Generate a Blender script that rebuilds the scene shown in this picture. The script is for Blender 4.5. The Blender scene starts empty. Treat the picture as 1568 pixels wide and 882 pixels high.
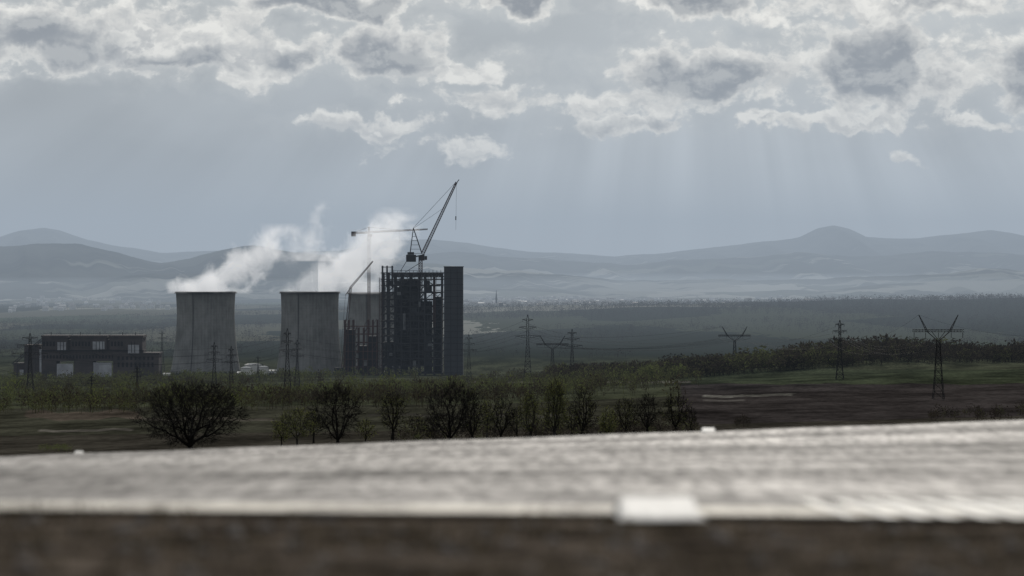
import bpy, math, random, time, bmesh
import numpy as np
random.seed(7); rng=np.random.default_rng(7)
F=4355.0
def W(px,row,D): return ((px-784)/F*D, D, (400-row)/F*D)
scene=bpy.context.scene
COL=scene.collection
T00=time.time()
# ---------------------------------------------------------------- node helpers
class NT:
    def __init__(s,tree): s.t=tree; s.n=tree.nodes; s.l=tree.links
    def new(s,typ,**kw):
        n=s.n.new(typ)
        for k,v in kw.items(): setattr(n,k,v)
        return n
    def put(s,sock,v):
        if isinstance(v,bpy.types.NodeSocket): s.l.new(v,sock)
        elif v is not None: sock.default_value=v
    def m(s,op,a,b=None,c=None,clamp=False):
        n=s.new('ShaderNodeMath',operation=op); n.use_clamp=clamp
        s.put(n.inputs[0],a); s.put(n.inputs[1],b)
        if c is not None: s.put(n.inputs[2],c)
        return n.outputs[0]
    def vm(s,op,a,b=None,c=None,out=0):
        n=s.new('ShaderNodeVectorMath',operation=op)
        s.put(n.inputs[0],a)
        if b is not None: s.put(n.inputs[1],b)
        if c is not None: s.put(n.inputs[2],c)
        return n.outputs[out]
    def sm(s,x,a,b,lo=0.0,hi=1.0):
        n=s.new('ShaderNodeMapRange',interpolation_type='SMOOTHSTEP')
        s.put(n.inputs[0],x)
        for i,v in zip((1,2,3,4),(a,b,lo,hi)): s.put(n.inputs[i],v)
        return n.outputs[0]
    def mix(s,f,a,b,bt='MIX'):
        n=s.new('ShaderNodeMix',data_type='RGBA',blend_type=bt)
        s.put(n.inputs[0],f); s.put(n.inputs[6],a); s.put(n.inputs[7],b)
        return n.outputs[2]
    def noise(s,vec,scale,detail=4,rough=.5,dist=0.0,dim='3D',out=0):
        n=s.new('ShaderNodeTexNoise'); n.noise_dimensions=dim; s.put(n.inputs['Vector'],vec)
        n.inputs['Scale'].default_value=scale; n.inputs['Detail'].default_value=detail
        n.inputs['Roughness'].default_value=rough; n.inputs['Distortion'].default_value=dist
        return n.outputs[out]
    def comb(s,x,y,z=0.0):
        n=s.new('ShaderNodeCombineXYZ')
        for i,v in enumerate((x,y,z)): s.put(n.inputs[i],v)
        return n.outputs[0]
    def sep(s,v):
        n=s.new('ShaderNodeSeparateXYZ'); s.put(n.inputs[0],v); return n.outputs
def c4(c): return (c[0],c[1],c[2],1.0)
def newmat(name):
    m=bpy.data.materials.new(name); m.use_nodes=True
    m.node_tree.nodes.clear(); return m,NT(m.node_tree)
def simple(name,c1,c2=None,scale=0.1,rough=.8,metal=0,spec=.3,detail=4,stretch=(1,1,1)):
    m,t=newmat(name)
    o=t.new('ShaderNodeOutputMaterial'); b=t.new('ShaderNodeBsdfPrincipled')
    b.inputs['Roughness'].default_value=rough; b.inputs['Metallic'].default_value=metal
    b.inputs['Specular IOR Level'].default_value=spec
    tc=t.new('ShaderNodeTexCoord')
    v=t.vm('MULTIPLY',tc.outputs['Object'],stretch)
    f=t.sm(t.noise(v,scale,detail,.6),.3,.7)
    c2=c2 or tuple(x*.65 for x in c1)
    t.put(b.inputs['Base Color'],t.mix(f,c4(c1),c4(c2)))
    t.l.new(b.outputs[0],o.inputs[0]); return m

# ---------------------------------------------------------------- mesh helpers
def mkobj(name,mesh,mat=None,parent=None):
    o=bpy.data.objects.new(name,mesh); COL.objects.link(o)
    if mat is not None and mesh is not None: mesh.materials.append(mat)
    if parent is not None: o.parent=parent
    return o
def empty(name,loc=(0,0,0)):
    o=bpy.data.objects.new(name,None); o.location=loc; COL.objects.link(o); return o
class MB:
    def __init__(s): s.v=[]; s.f=[]
    def box(s,x0,x1,y0,y1,z0,z1):
        b=len(s.v)
        s.v+= [(x0,y0,z0),(x1,y0,z0),(x1,y1,z0),(x0,y1,z0),(x0,y0,z1),(x1,y0,z1),(x1,y1,z1),(x0,y1,z1)]
        s.f+= [(b,b+3,b+2,b+1),(b+4,b+5,b+6,b+7),(b,b+1,b+5,b+4),(b+1,b+2,b+6,b+5),(b+2,b+3,b+7,b+6),(b+3,b,b+4,b+7)]
    def bar(s,p,q,w,w2=None,n=4):
        w2=w if w2 is None else w2
        p=np.array(p,float); q=np.array(q,float); d=q-p; L=math.sqrt(d@d)
        if L<1e-6: return
        d/=L
        if abs(d[2])<.9: e=np.array((d[1],-d[0],0.0))
        else: e=np.array((0.0,d[2],-d[1]))
        e/=math.sqrt(e@e); g=np.array((d[1]*e[2]-d[2]*e[1],d[2]*e[0]-d[0]*e[2],d[0]*e[1]-d[1]*e[0]))
        b=len(s.v)
        for c,r in ((p,w/2),(q,w2/2)):
            for i in range(n):
                t=2*math.pi*(i+.5)/n; s.v.append(tuple(c+r*1.2*(math.cos(t)*e+math.sin(t)*g)))
        for i in range(n):
            j=(i+1)%n; s.f.append((b+i,b+j,b+n+j,b+n+i))
        s.f.append(tuple(b+i for i in range(n))[::-1]); s.f.append(tuple(b+n+i for i in range(n)))
    def lattice(s,p,q,w,n,bar,w2=None,tri=False):
        w2=w if w2 is None else w2
        p=np.array(p,float); q=np.array(q,float); d=q-p; d/=np.linalg.norm(d)
        a=np.array((0,0,1.)) if abs(d[2])<.95 else np.array((0,1.,0))
        e=np.cross(d,a); e/=np.linalg.norm(e); g=np.cross(d,e)
        cs=[(1,1),(1,-1),(-1,-1),(-1,1)]
        def pt(i,k):
            t=i/n; c=p+(q-p)*t; ww=(w+(w2-w)*t)/2
            return c+ww*(cs[k][0]*e+cs[k][1]*g)
        for k in range(4):
            s.bar(pt(0,k),pt(n,k),bar)
            for i in range(n):
                k2=(k+1)%4
                if i%2==0: s.bar(pt(i,k),pt(i+1,k2),bar*.6)
                else: s.bar(pt(i,k2),pt(i+1,k),bar*.6)
                s.bar(pt(i,k),pt(i,k2),bar*.6)
    def revolve(s,prof,n=48,c=(0,0),cap=False):
        b=len(s.v)
        for r,z in prof:
            for i in range(n):
                t=2*math.pi*i/n; s.v.append((c[0]+r*math.cos(t),c[1]+r*math.sin(t),z))
        for k in range(len(prof)-1):
            for i in range(n):
                j=(i+1)%n; s.f.append((b+k*n+i,b+k*n+j,b+(k+1)*n+j,b+(k+1)*n+i))
        if cap: s.f.append(tuple(b+(len(prof)-1)*n+i for i in range(n)))
    def obj(s,name,mat,parent=None,smooth=False):
        me=bpy.data.meshes.new(name); me.from_pydata(s.v,[],s.f); me.update()
        if smooth: me.polygons.foreach_set('use_smooth',[True]*len(me.polygons))
        return mkobj(name,me,mat,parent)
def fastmesh(name,V,Fc,mat,attrs=None,smooth=False,parent=None):
    V=np.asarray(V,np.float32); Fc=np.asarray(Fc,np.int32); k=Fc.shape[1]
    me=bpy.data.meshes.new(name); me.vertices.add(len(V)); me.vertices.foreach_set('co',V.ravel())
    me.loops.add(Fc.size); me.loops.foreach_set('vertex_index',Fc.ravel())
    me.polygons.add(len(Fc)); me.polygons.foreach_set('loop_start',np.arange(0,Fc.size,k,dtype=np.int32))
    me.update(calc_edges=True)
    if smooth: me.polygons.foreach_set('use_smooth',np.ones(len(Fc),bool))
    if attrs:
        for nm,(ty,arr) in attrs.items():
            a=me.attributes.new(nm,ty,'POINT')
            a.data.foreach_set('color' if ty=='FLOAT_COLOR' else 'value',np.asarray(arr,np.float32).ravel())
    return mkobj(name,me,mat,parent)
def gridfaces(nr,nc):
    i=np.arange(nr-1)[:,None]*nc+np.arange(nc-1)[None,:]
    return np.stack([i,i+1,i+1+nc,i+nc],-1).reshape(-1,4)

# ---------------------------------------------------------------- terrain function
TD=np.array([80,150,300,450,600,900,1300,1800,2500,2900,3250,3600,4355,5500,7000,8500,9300,10500,12700,15500,18000,30000,60000],float)
TL=np.array([727,860,840,745,696,674,652,634,612,601,594,588,573,538,509,490,482,473,462,449.5,443,425,412],float)
TC=np.array([727,860,840,745,692,664,642,624,605,596,588,583,572,538,506,478,470,470,462,449.5,443,425,412],float)
TR=np.array([727,860,840,745,684,645,618,592,566,560,558,562,555,538,500,462,455,462,461,449.5,443,425,412],float)
def roadz(x,y):
    t=np.clip((y-17)/38.,-1.5,1.3)
    a=-1.542+(-3.454+1.542)*t; b=-0.008+0.0443*np.clip(t,0,1)
    return a+b*np.clip(x,-60,60)
def zt(x,y):
    x=np.asarray(x,float); y=np.asarray(y,float)
    D=np.maximum(y,60.); px=784+x/D*F; lD=np.log(D)
    l=np.interp(lD,np.log(TD),TL); c=np.interp(lD,np.log(TD),TC); r=np.interp(lD,np.log(TD),TR)
    t=np.clip(px/784.,-.5,2.5)
    s1=np.clip(t,-.5,1); s2=np.clip(t-1,0,1.5)
    row=l+(c-l)*s1; row=np.where(t>1,c+(r-c)*s2,row)
    w=np.clip((D-1200)/2500,0,1)
    row=row+w*1.2*np.sin(x/170.+y/310.)+w*.9*np.sin(x/77.-y/190.+1)
    z=(400-row)/F*D
    z=z+15*np.exp(-((px-1340)/210.)**2-((D-3230)/230.)**2)
    zr=roadz(x,y); k=np.clip((y-55)/27.,0,1)
    return zr*(1-k)+z*k

# ---------------------------------------------------------------- materials
def ground_mat():
    m,t=newmat('ground'); o=t.new('ShaderNodeOutputMaterial'); b=t.new('ShaderNodeBsdfDiffuse')
    at=t.new('ShaderNodeAttribute',attribute_name='base'); fa=t.new('ShaderNodeAttribute',attribute_name='far')
    tc=t.new('ShaderNodeTexCoord'); P=tc.outputs['Object']
    n1=t.noise(t.vm('MULTIPLY',P,(1,.25,1)),.02,6,.65,dim='2D'); n2=t.noise(P,9.0,4,.7); n3=t.noise(P,1.5,3,.6)
    nf=t.noise(t.vm('MULTIPLY',P,(1,.3,1)),.25,3,.7,dim='2D')
    s=t.sep(P); near=t.sm(s[1],60,120,1,0)
    k1=t.m('MULTIPLY',t.sm(n1,.25,.75,.45,1.65),t.sm(nf,.3,.7,.7,1.3))
    k2=t.m('MULTIPLY',t.sm(n2,.3,.7,.35,1.7),t.sm(n3,.3,.7,.2,1.9))
    k=t.new('ShaderNodeMix',data_type='FLOAT'); t.put(k.inputs[0],near); t.put(k.inputs[2],k1); t.put(k.inputs[3],k2)
    c=t.mix(1.0,at.outputs['Color'],t.comb(k.outputs[0],k.outputs[0],k.outputs[0]),'MULTIPLY')
    vo=t.new('ShaderNodeTexVoronoi'); vo.voronoi_dimensions='2D'
    t.put(vo.inputs['Vector'],t.vm('MULTIPLY',t.vm('ADD',P,t.vm('MULTIPLY',t.comb(n1,n1,0.0),(300,300,0))),(1/420.,1/900.,0)))
    vo.inputs['Scale'].default_value=1
    r=t.new('ShaderNodeValToRGB'); r.color_ramp.interpolation='CONSTANT'
    cr=r.color_ramp; cols=[(0,(.020,.025,.018)),(.35,(.045,.052,.034)),(.55,(.022,.027,.02)),(.74,(.085,.085,.062)),(.86,(.045,.058,.034)),(.94,(.20,.20,.17))]
    cr.elements[0].position=0; cr.elements[0].color=c4(cols[0][1]); cr.elements[1].position=.35; cr.elements[1].color=c4(cols[1][1])
    for p,cc in cols[2:]:
        e=cr.elements.new(p); e.color=c4(cc)
    t.put(r.inputs[0],t.sep(vo.outputs['Color'])[0])
    c=t.mix(fa.outputs['Fac'],c,r.outputs[0])
    t.put(b.inputs['Color'],c)
    bp=t.new('ShaderNodeBump'); t.put(bp.inputs['Strength'],t.m('MULTIPLY',near,.8)); bp.inputs['Distance'].default_value=.05
    t.put(bp.inputs['Height'],t.m('ADD',n2,n3)); t.l.new(bp.outputs[0],b.inputs['Normal'])
    t.l.new(b.outputs[0],o.inputs[0]); return m
M_ground=ground_mat()

def hills_mat():
    m,t=newmat('hills'); o=t.new('ShaderNodeOutputMaterial'); b=t.new('ShaderNodeBsdfDiffuse')
    fa=t.new('ShaderNodeAttribute',attribute_name='up')
    tc=t.new('ShaderNodeTexCoord'); P=tc.outputs['Object']
    n1=t.noise(P,.0012,6,.6)
    vo=t.new('ShaderNodeTexVoronoi'); vo.voronoi_dimensions='2D'; vo.inputs['Scale'].default_value=1
    t.put(vo.inputs['Vector'],t.vm('MULTIPLY',t.vm('ADD',P,t.vm('MULTIPLY',t.comb(n1,n1,0.0),(900,900,0))),(1/500.,1/900.,0)))
    field=t.mix(t.sep(vo.outputs['Color'])[0],(.05,.06,.045,1),(.30,.30,.27,1))
    forest=t.mix(t.sm(n1,.35,.65),(.008,.012,.01,1),(.055,.06,.052,1))
    east=t.sm(t.sep(P)[0],-1800,1200,.10,-.06)
    msk=t.m('ADD',t.m('ADD',fa.outputs['Fac'],east),t.m('MULTIPLY',t.m('SUBTRACT',n1,.5),2.2))
    t.put(b.inputs['Color'],t.mix(t.sm(msk,.12,.28),field,forest))
    t.l.new(b.outputs[0],o.inputs[0]); return m
M_hills=hills_mat()

def foliage_mat(name,ramp,transl=.35):
    m,t=newmat(name); o=t.new('ShaderNodeOutputMaterial')
    at=t.new('ShaderNodeAttribute',attribute_name='tint')
    r=t.new('ShaderNodeValToRGB'); cr=r.color_ramp
    cr.elements[0].position=ramp[0][0]; cr.elements[0].color=c4(ramp[0][1])
    cr.elements[1].position=ramp[-1][0]; cr.elements[1].color=c4(ramp[-1][1])
    for p,c in ramp[1:-1]:
        e=cr.elements.new(p); e.color=c4(c)
    t.put(r.inputs[0],at.outputs['Fac'])
    d=t.new('ShaderNodeBsdfDiffuse'); t.put(d.inputs[0],r.outputs[0])
    if transl>0:
        tr=t.new('ShaderNodeBsdfTranslucent'); mx=t.new('ShaderNodeMixShader')
        t.put(tr.inputs[0],r.outputs[0]); mx.inputs[0].default_value=transl
        t.l.new(d.outputs[0],mx.inputs[1]); t.l.new(tr.outputs[0],mx.inputs[2]); t.l.new(mx.outputs[0],o.inputs[0])
    else: t.l.new(d.outputs[0],o.inputs[0])
    return m
M_forest=foliage_mat('woodland',[(0,(.020,.018,.016)),(.45,(.048,.041,.033)),(.6,(.062,.062,.036)),(1,(.12,.14,.05))],.35)
M_leaf=foliage_mat('spring_leaves',[(0,(.08,.085,.03)),(1,(.18,.20,.06))],.5)
M_bark=simple('bark',(.018,.016,.014),(.010,.009,.008),2.0,.9,spec=.1)
M_birch=simple('birch_bark',(.055,.05,.045),(.02,.018,.016),1.0,.8,spec=.1)
def concrete():
    m,t=newmat('weathered_concrete'); o=t.new('ShaderNodeOutputMaterial'); b=t.new('ShaderNodeBsdfPrincipled')
    b.inputs['Roughness'].default_value=.9; b.inputs['Specular IOR Level'].default_value=.15
    tc=t.new('ShaderNodeTexCoord'); P=tc.outputs['Object']; s=t.sep(P)
    ang=t.m('ARCTAN2',s[1],s[0])
    v=t.comb(t.m('MULTIPLY',ang,8),t.m('MULTIPLY',s[2],.018),0.0)
    st=t.noise(v,1.4,5,.6); n=t.noise(P,.03,5,.65)
    rib=t.m('SINE',t.m('MULTIPLY',ang,60)); lift=t.m('SINE',t.m('MULTIPLY',s[2],1.4))
    k=t.m('ADD',t.sm(st,.3,.72,.125,.18),t.sm(n,.3,.7,.0,.085))
    k=t.m('ADD',k,t.m('MULTIPLY',rib,.007)); k=t.m('ADD',k,t.m('MULTIPLY',lift,.004))
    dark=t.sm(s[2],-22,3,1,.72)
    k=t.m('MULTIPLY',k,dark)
    t.put(b.inputs['Base Color'],t.comb(k,k,t.m('MULTIPLY',k,.96)))
    t.l.new(b.outputs[0],o.inputs[0]); return m
M_conc=concrete()
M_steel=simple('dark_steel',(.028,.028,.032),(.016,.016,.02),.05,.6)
M_rust=simple('primer_red_steel',(.075,.032,.026),(.04,.024,.022),.05,.7)
M_clad=simple('dark_cladding',(.04,.043,.05),(.028,.031,.037),.06,.6,stretch=(1,1,.3))
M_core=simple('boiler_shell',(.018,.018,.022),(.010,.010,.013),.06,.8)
M_light=simple('pale_panel',(.55,.55,.53),(.38,.38,.36),.1,.6)
M_white=simple('worn_white_paint',(.62,.61,.58),(.45,.44,.41),2.5,.6)
M_brick=simple('dark_brick',(.080,.066,.064),(.045,.040,.040),.05,.9)
M_pyl=simple('galvanised_steel',(.03,.031,.033),(.02,.02,.022),.5,.8,spec=.1)
M_crane=simple('crane_paint',(.06,.027,.02),(.04,.02,.018),.2,.6)
M_craned=simple('crane_dark',(.022,.022,.024),(.015,.015,.017),.2,.6)

# ---------------------------------------------------------------- ground
def build_ground():
    s=np.exp(np.linspace(math.log(10),math.log(30040),900)); ys=s-40
    ys=np.concatenate([[-60,-45],ys]); 
    u=np.concatenate([np.linspace(-.6,-.2,40)[:-1],np.linspace(-.2,.2,320),np.linspace(.2,.6,40)[1:]])
    Y,U=np.meshgrid(ys,u,indexing='ij'); X=U*(np.maximum(Y,-30)+60)
    Z=zt(X,Y)
    D=np.maximum(Y,1); px=784+X/D*F; row=400-Z/D*F
    base=np.zeros(X.shape+(4,)); base[...,3]=1
    base[...,:3]=(.03,.027,.022)
    wob=2.0*np.sin(px/23.)+1.3*np.sin(px/9.+1)
    def setc(mask,c,k=1.0):
        base[...,:3]=np.where(mask[...,None],base[...,:3]*(1-k)+np.array(c)*k,base[...,:3])
    setc(Y<60,(.068,.056,.045))
    setc((Y>60)&(Y<1000),(.034,.031,.025))
    setc((Y>=1000)&(Y<2000)&(px<1040),(.037,.037,.027))
    setc((Y>2000)&(px<1040),(.042,.046,.028))
    setc((px>1040)&(Y>1000)&(row>588+wob*.4),(.032,.028,.027))
    setc((px>1040)&(Y>1000)&(row<=588+wob*.4)&(row>540),(.034,.041,.024))
    setc((px>1040)&(Y>1000)&(row<=566+wob*.3)&(row>540),(.046,.050,.031))
    setc((px>1075)&(px<1215)&(np.abs(row-(606+(px-1140)*-.02)+wob*.3)<1.7),(.13,.125,.11))
    setc((px>1075)&(px<1140)&(np.abs(row-613+wob*.3)<1.5),(.065,.06,.055))
    setc((px>60)&(px<205)&(np.abs(row-(659-(px-130)*.01)+wob*.4)<1.7),(.10,.093,.08))
    setc((px>40)&(px<215)&(np.abs(row-636+wob)<6),(.060,.05,.04))
    setc((px>215)&(px<420)&(np.abs(row-642+wob*.5)<2),(.06,.055,.045))
    setc((px>560)&(px<900)&(np.abs(row-636+wob*.5)<2),(.05,.048,.04))
    setc((px>720)&(px<1060)&(np.abs(row-585)<1.5),(.10,.095,.08))
    far=np.clip((Y-4700)/600,0,1)
    V=np.stack([X,Y,Z],-1).reshape(-1,3)
    fastmesh('ground',V,gridfaces(*X.shape),M_ground,{'base':('FLOAT_COLOR',base.reshape(-1,4)),'far':('FLOAT',far.ravel())},True)
build_ground()

# ---------------------------------------------------------------- hills (mountain ranges)
def fbm1(x,seed,o=6,g=1.05):
    r=np.random.default_rng(seed); v=0
    for i in range(o):
        f=2**i; v=v+np.sin(x*f*r.uniform(.8,1.2)+r.uniform(0,6.28))/f**g
    return v
def ridge(name,pts,D,w,seed,rough=1.0,back=5000):
    P=np.array(pts,float); n=1100
    px=np.linspace(-900,2500,n)
    row=np.interp(px,P[:,0],P[:,1])
    k=np.exp(-np.linspace(-2,2,7)**2); k/=k.sum(); row=np.convolve(np.pad(row,3,'edge'),k,'valid')
    row=row+rough*.9*fbm1(px/34.,seed,7,.9)
    ts=np.concatenate([np.linspace(0,1,40),1+np.linspace(.15,1,6)])
    V=[];up=[]
    for i,t in enumerate(ts):
        Dy=D-w*(1-t) if t<=1 else D+back*(t-1)
        x=(px-784)/F*(D*.5+Dy*.5)
        ztop=(400-row)/F*D; zb=-185-20
        if t<=1:
            s=t*t*(3-2*t)*.55+.45*t**1.7
            rr=np.abs(fbm1(px/45.+t*2.2,seed+5,5,.9))
            h=zb+(ztop-zb)*s*(1-.26*np.sin(t*3.14)*(rr-.6))
        else: h=zb+(ztop-zb)*(2-t)**1.0
        V.append(np.stack([x,np.full(n,Dy)+0*x,h],-1)); up.append(np.full(n,min(t,1.))*np.clip((ztop-zb)/500,0.2,1.3))
    fastmesh(name,np.concatenate(V),gridfaces(len(ts),n),M_hills,{'up':('FLOAT',np.concatenate(up))},True)
ridge('mountain_range',[(-900,372),(-200,366),(-60,366),(0,362),(30,353),(65,348),(90,353),(130,367),(180,377),(250,386),(330,384),(420,386),(520,383),(560,374),(600,368),(650,367),(720,372),(790,383),(860,388),(940,393),(1000,388),(1100,378),(1180,370),(1225,363),(1250,350),(1275,344),(1300,349),(1325,362),(1360,366),(1410,365),(1470,358),(1515,351),(1545,356),(1600,366),(2500,380)],27000,8000,3,.9)
ridge('hills',[(-900,400),(500,410),(620,392),(700,386),(780,392),(860,400),(960,404),(1060,398),(1150,392),(1220,388),(1330,392),(1400,388),(1490,384),(1568,390),(2500,400)],21500,4500,31,1.5)
ridge('hills',[(-900,385),(-100,380),(0,377),(60,375),(125,373),(165,383),(205,392),(245,403),(290,398),(330,385),(390,375),(440,383),(500,392),(560,398),(640,400),(760,414),(900,424),(1000,430),(1300,426),(1420,420),(1500,411),(1540,413),(1600,418),(2500,420)],16500,3600,11,1.5,3000)
ridge('hills',[(-900,430),(0,430),(150,428),(230,420),(300,418),(420,424),(600,434),(800,443),(1000,447),(1250,445),(1330,437),(1450,430),(1568,427),(2500,425)],14500,2200,23,1.0,1500)

# ---------------------------------------------------------------- forest scatter
def template(n,kind):
    V=[]
    for i in range(n):
        while True:
            p=rng.uniform(-1,1,3)
            if np.dot(p,p)<=1: break
        c=np.array([p[0]*.36,p[1]*.36,.58+p[2]*.42])
        if kind==0:
            d=np.array([p[0]*.6,p[1]*.6,.5+p[2]*.3])+rng.normal(0,.2,3); d/=np.linalg.norm(d)
            L=rng.uniform(.10,.22); w=rng.uniform(.02,.05)
            e=rng.normal(0,1,3); e-=d*np.dot(e,d); e/=np.linalg.norm(e)
            V+= [c-e*w,c+e*w,c+d*L]
        else:
            a=rng.normal(0,1,(3,3)); a/=np.linalg.norm(a,axis=1)[:,None]
            V+= [c+a[0]*.085,c+a[1]*.085,c+a[2]*.085]
    w=.018
    V+= [np.array([-w,0,-.1]),np.array([w,0,-.1]),np.array([0,0,.7]),np.array([0,-w,-.1]),np.array([0,w,-.1]),np.array([0,0,.7])]
    return np.array(V)
def forest(name,X,Y,H,T,n,kinds=(0,1),wide=1.0,zoff=0):
    tm=[template(n,kinds[i%len(kinds)]) for i in range(8)]
    Z=zt(X,Y)+zoff; VV=[];TT=[]
    idx=rng.integers(0,8,len(X))
    for k in range(8):
        s=np.where(idx==k)[0]
        if len(s)==0: continue
        a=rng.uniform(0,6.28,len(s)); ca,sa=np.cos(a),np.sin(a); v=tm[k]
        h=H[s][:,None]; ww=h*wide*rng.uniform(.8,1.3,len(s))[:,None]
        x=(v[None,:,0]*ca[:,None]-v[None,:,1]*sa[:,None])*ww+X[s][:,None]
        y=(v[None,:,0]*sa[:,None]+v[None,:,1]*ca[:,None])*ww+Y[s][:,None]
        z=v[None,:,2]*h+Z[s][:,None]
        VV.append(np.stack([x,y,z],-1).reshape(-1,3))
        jit=np.repeat(rng.normal(0,.1,(len(s),len(v)//3)),3,axis=1)
        TT.append((T[s][:,None]+jit).ravel())
    V=np.concatenate(VV); T2=np.clip(np.concatenate(TT),0,1)
    fastmesh(name,V,np.arange(len(V)).reshape(-1,3),M_forest,{'tint':('FLOAT',T2)})
def cl(x,y,s,seed):
    r=np.random.default_rng(seed); v=0
    for i in range(5):
        a=r.uniform(0,6.28); f=(1.7**i)/s
        v=v+np.sin((x*math.cos(a)+y*math.sin(a))*f+r.uniform(0,6.28))/1.3**i
    return v/2
def scat(n,p0,p1,d0,d1,s=None,thr=-9,seed=1):
    px=rng.uniform(p0,p1,n); D=np.sqrt(rng.uniform(d0*d0,d1*d1,n)); x=(px-784)/F*D
    if s:
        k=cl(x,D,s,seed)>thr; x,D=x[k],D[k]
    return x,D
x,y=scat(6800,-250,1075,1750,3950,130,-.2,4)
hv=np.clip(.95+.35*cl(x,y,60,15),.5,1.6)
forest('young_woodland',x,y,rng.uniform(6,14,len(x))*hv,np.clip(.64+.28*cl(x,y,160,9)+rng.normal(0,.12,len(x)),0,1),42,(1,0),1.0)
x,y=scat(2600,1020,1900,3020,3450); h=rng.uniform(10,22,len(x))*np.clip(1+.3*cl(x,y,45,19),.55,1.4)
forest('woodland',x,y,h,np.clip(.42+.2*cl(x,y,70,41)+rng.normal(0,.15,len(x)),0,.95),54,(0,1,1),1.25)
x,y=scat(1000,840,1100,3120,3700,100,-.5,2)
forest('woodland',x,y,rng.uniform(10,20,len(x)),np.clip(rng.normal(.42,.2,len(x)),0,.95),54,(0,1),1.2)
x,y=scat(60,980,1045,3000,3120)
forest('willow_thicket',x,y,rng.uniform(12,17,len(x)),np.clip(rng.normal(.85,.1,len(x)),0,1),66,(1,),1.2)
x,y=scat(9000,-300,1900,5000,8000,450,-.05,6)
forest('distant_woodland',x,y,rng.uniform(9,18,len(x)),np.clip(rng.normal(.25,.15,len(x)),0,.7),14,(1,),1.7)
x,y=scat(6500,650,2200,7900,9250)
forest('distant_woodland',x,y,rng.uniform(9,21,len(x)),np.clip(rng.normal(.15,.1,len(x)),0,.5),12,(1,),1.7)
x,y=scat(3500,-600,720,8400,9600,500,-.1,8)
forest('distant_woodland',x,y,rng.uniform(10,18,len(x)),np.clip(rng.normal(.2,.1,len(x)),0,.5),10,(1,),1.7)
x,y=scat(3500,-600,2200,10000,13500,500,.05,12)
forest('distant_woodland',x,y,rng.uniform(12,22,len(x)),np.clip(rng.normal(.15,.1,len(x)),0,.5),8,(1,),2.0)
x,y=scat(90,1420,1700,900,1050); forest('hedge',x,y,rng.uniform(1.8,5.0,len(x)),np.clip(rng.normal(.3,.15,len(x)),0,.6),50,(0,1),1.2)
x,y=scat(8,1125,1150,900,980); forest('hedge',x,y,rng.uniform(2,4.5,len(x)),np.clip(rng.normal(.2,.1,len(x)),0,.6),50,(0,),1.0)

# ---------------------------------------------------------------- detailed trees
def tree(name,px,D,height,width,crown0,ntips,leafy=0.0,seed=0,trunk=.35,twig=5,shape='round',bark=M_bark,fo=.42):
    r=np.random.default_rng(seed)
    x0=(px-784)/F*D; z0=float(zt(x0,D))-.3
    mb=MB(); tips=[]
    ch=height-crown0
    while len(tips)<ntips:
        p=r.uniform(-1,1,3)
        if np.dot(p,p)>1 or np.dot(p,p)<.12: continue
        q=np.array([p[0]*width/2,p[1]*width/2,crown0+ch*(p[2]+1)/2])
        if shape=='cone': 
            k=1-.65*(q[2]-crown0)/ch; q[0]*=k+.15; q[1]*=k+.15
        ang=math.atan2(p[1],p[0])
        lump=1+.12*math.sin(3*ang+seed)+.1*math.sin(5*ang+p[2]*4+seed)
        q[:2]*=lump; q+=r.normal(0,.25,3)
        tips.append(q)
    tips=np.array(tips); R0=trunk
    def rad(n): return max(.026,R0*(n/ntips)**.5)
    leaf=[]
    def grow(pos,pts,depth):
        n=len(pts)
        if n<=2 or depth>14:
            for p in pts:
                mb.bar(pos,p,rad(1)*2,.04,3)
                d=p-pos; L=math.sqrt(d@d)+1e-6; d=d/L
                out=(p-np.array([0,0,crown0*.8])); out/=math.sqrt(out@out)+1e-6
                for _ in range(twig):
                    s=pos+(p-pos)*r.uniform(.3,1); q=s+(d*.35+out*.5+r.normal(0,.45,3))*r.uniform(.5,1.3)*height/15
                    mb.bar(s,q,.05,.022,3); leaf.append(q); leaf.append((s+q)/2)
            return
        c=pts.mean(0); f=fo
        new=pos+(c-pos)*f
        if depth==0: new=np.array([r.normal(0,.15),r.normal(0,.15),crown0*.9+.2])
        new=new+r.normal(0,.04,3)*np.linalg.norm(c-pos)*(.0 if depth==0 else 1)
        mid=(pos+new)/2+r.normal(0,.05,3)*np.linalg.norm(new-pos)*(0 if depth==0 else 1)
        mb.bar(pos,mid,2*rad(n)*(1.25 if depth==0 else 1.0),2*rad(n),5 if n>20 else 3); mb.bar(mid,new,2*rad(n),2*rad(n)*.9,5 if n>20 else 3)
        K=5 if depth==0 and n>200 else (3 if (n>40 and r.random()<.5) else 2)
        dirs=pts-new; dirs=dirs/(np.linalg.norm(dirs,axis=1)[:,None]+1e-6)
        cen=dirs[r.choice(n,K,replace=False)]
        for _ in range(4):
            lab=np.argmax(dirs@cen.T,axis=1)
            for k in range(K):
                if (lab==k).any(): 
                    cc=dirs[lab==k].mean(0); cen[k]=cc/(np.linalg.norm(cc)+1e-6)
        if len(set(lab))<2: lab=np.arange(n)%K
        for k in range(K):
            if (lab==k).any(): grow(new,pts[lab==k],depth+1)
    grow(np.zeros(3),tips,0)
    e=empty(name,(x0,D,z0))
    mb.obj('trunk_and_branches',bark,e)
    if leafy>0:
        L=np.array(leaf); m=int(len(L)*leafy)
        P=L[r.integers(0,len(L),m)]+r.normal(0,.22,(m,3))
        a=r.normal(0,1,(m,3,3)); a/=np.linalg.norm(a,axis=2)[:,:,None]
        V=(P[:,None,:]+a*r.uniform(.06,.17,m)[:,None,None]).reshape(-1,3)
        fastmesh('foliage',V,np.arange(len(V)).reshape(-1,3),M_leaf,{'tint':('FLOAT',np.repeat(np.clip(r.normal(.5,.3,m),0,1),3))},parent=e)
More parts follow.
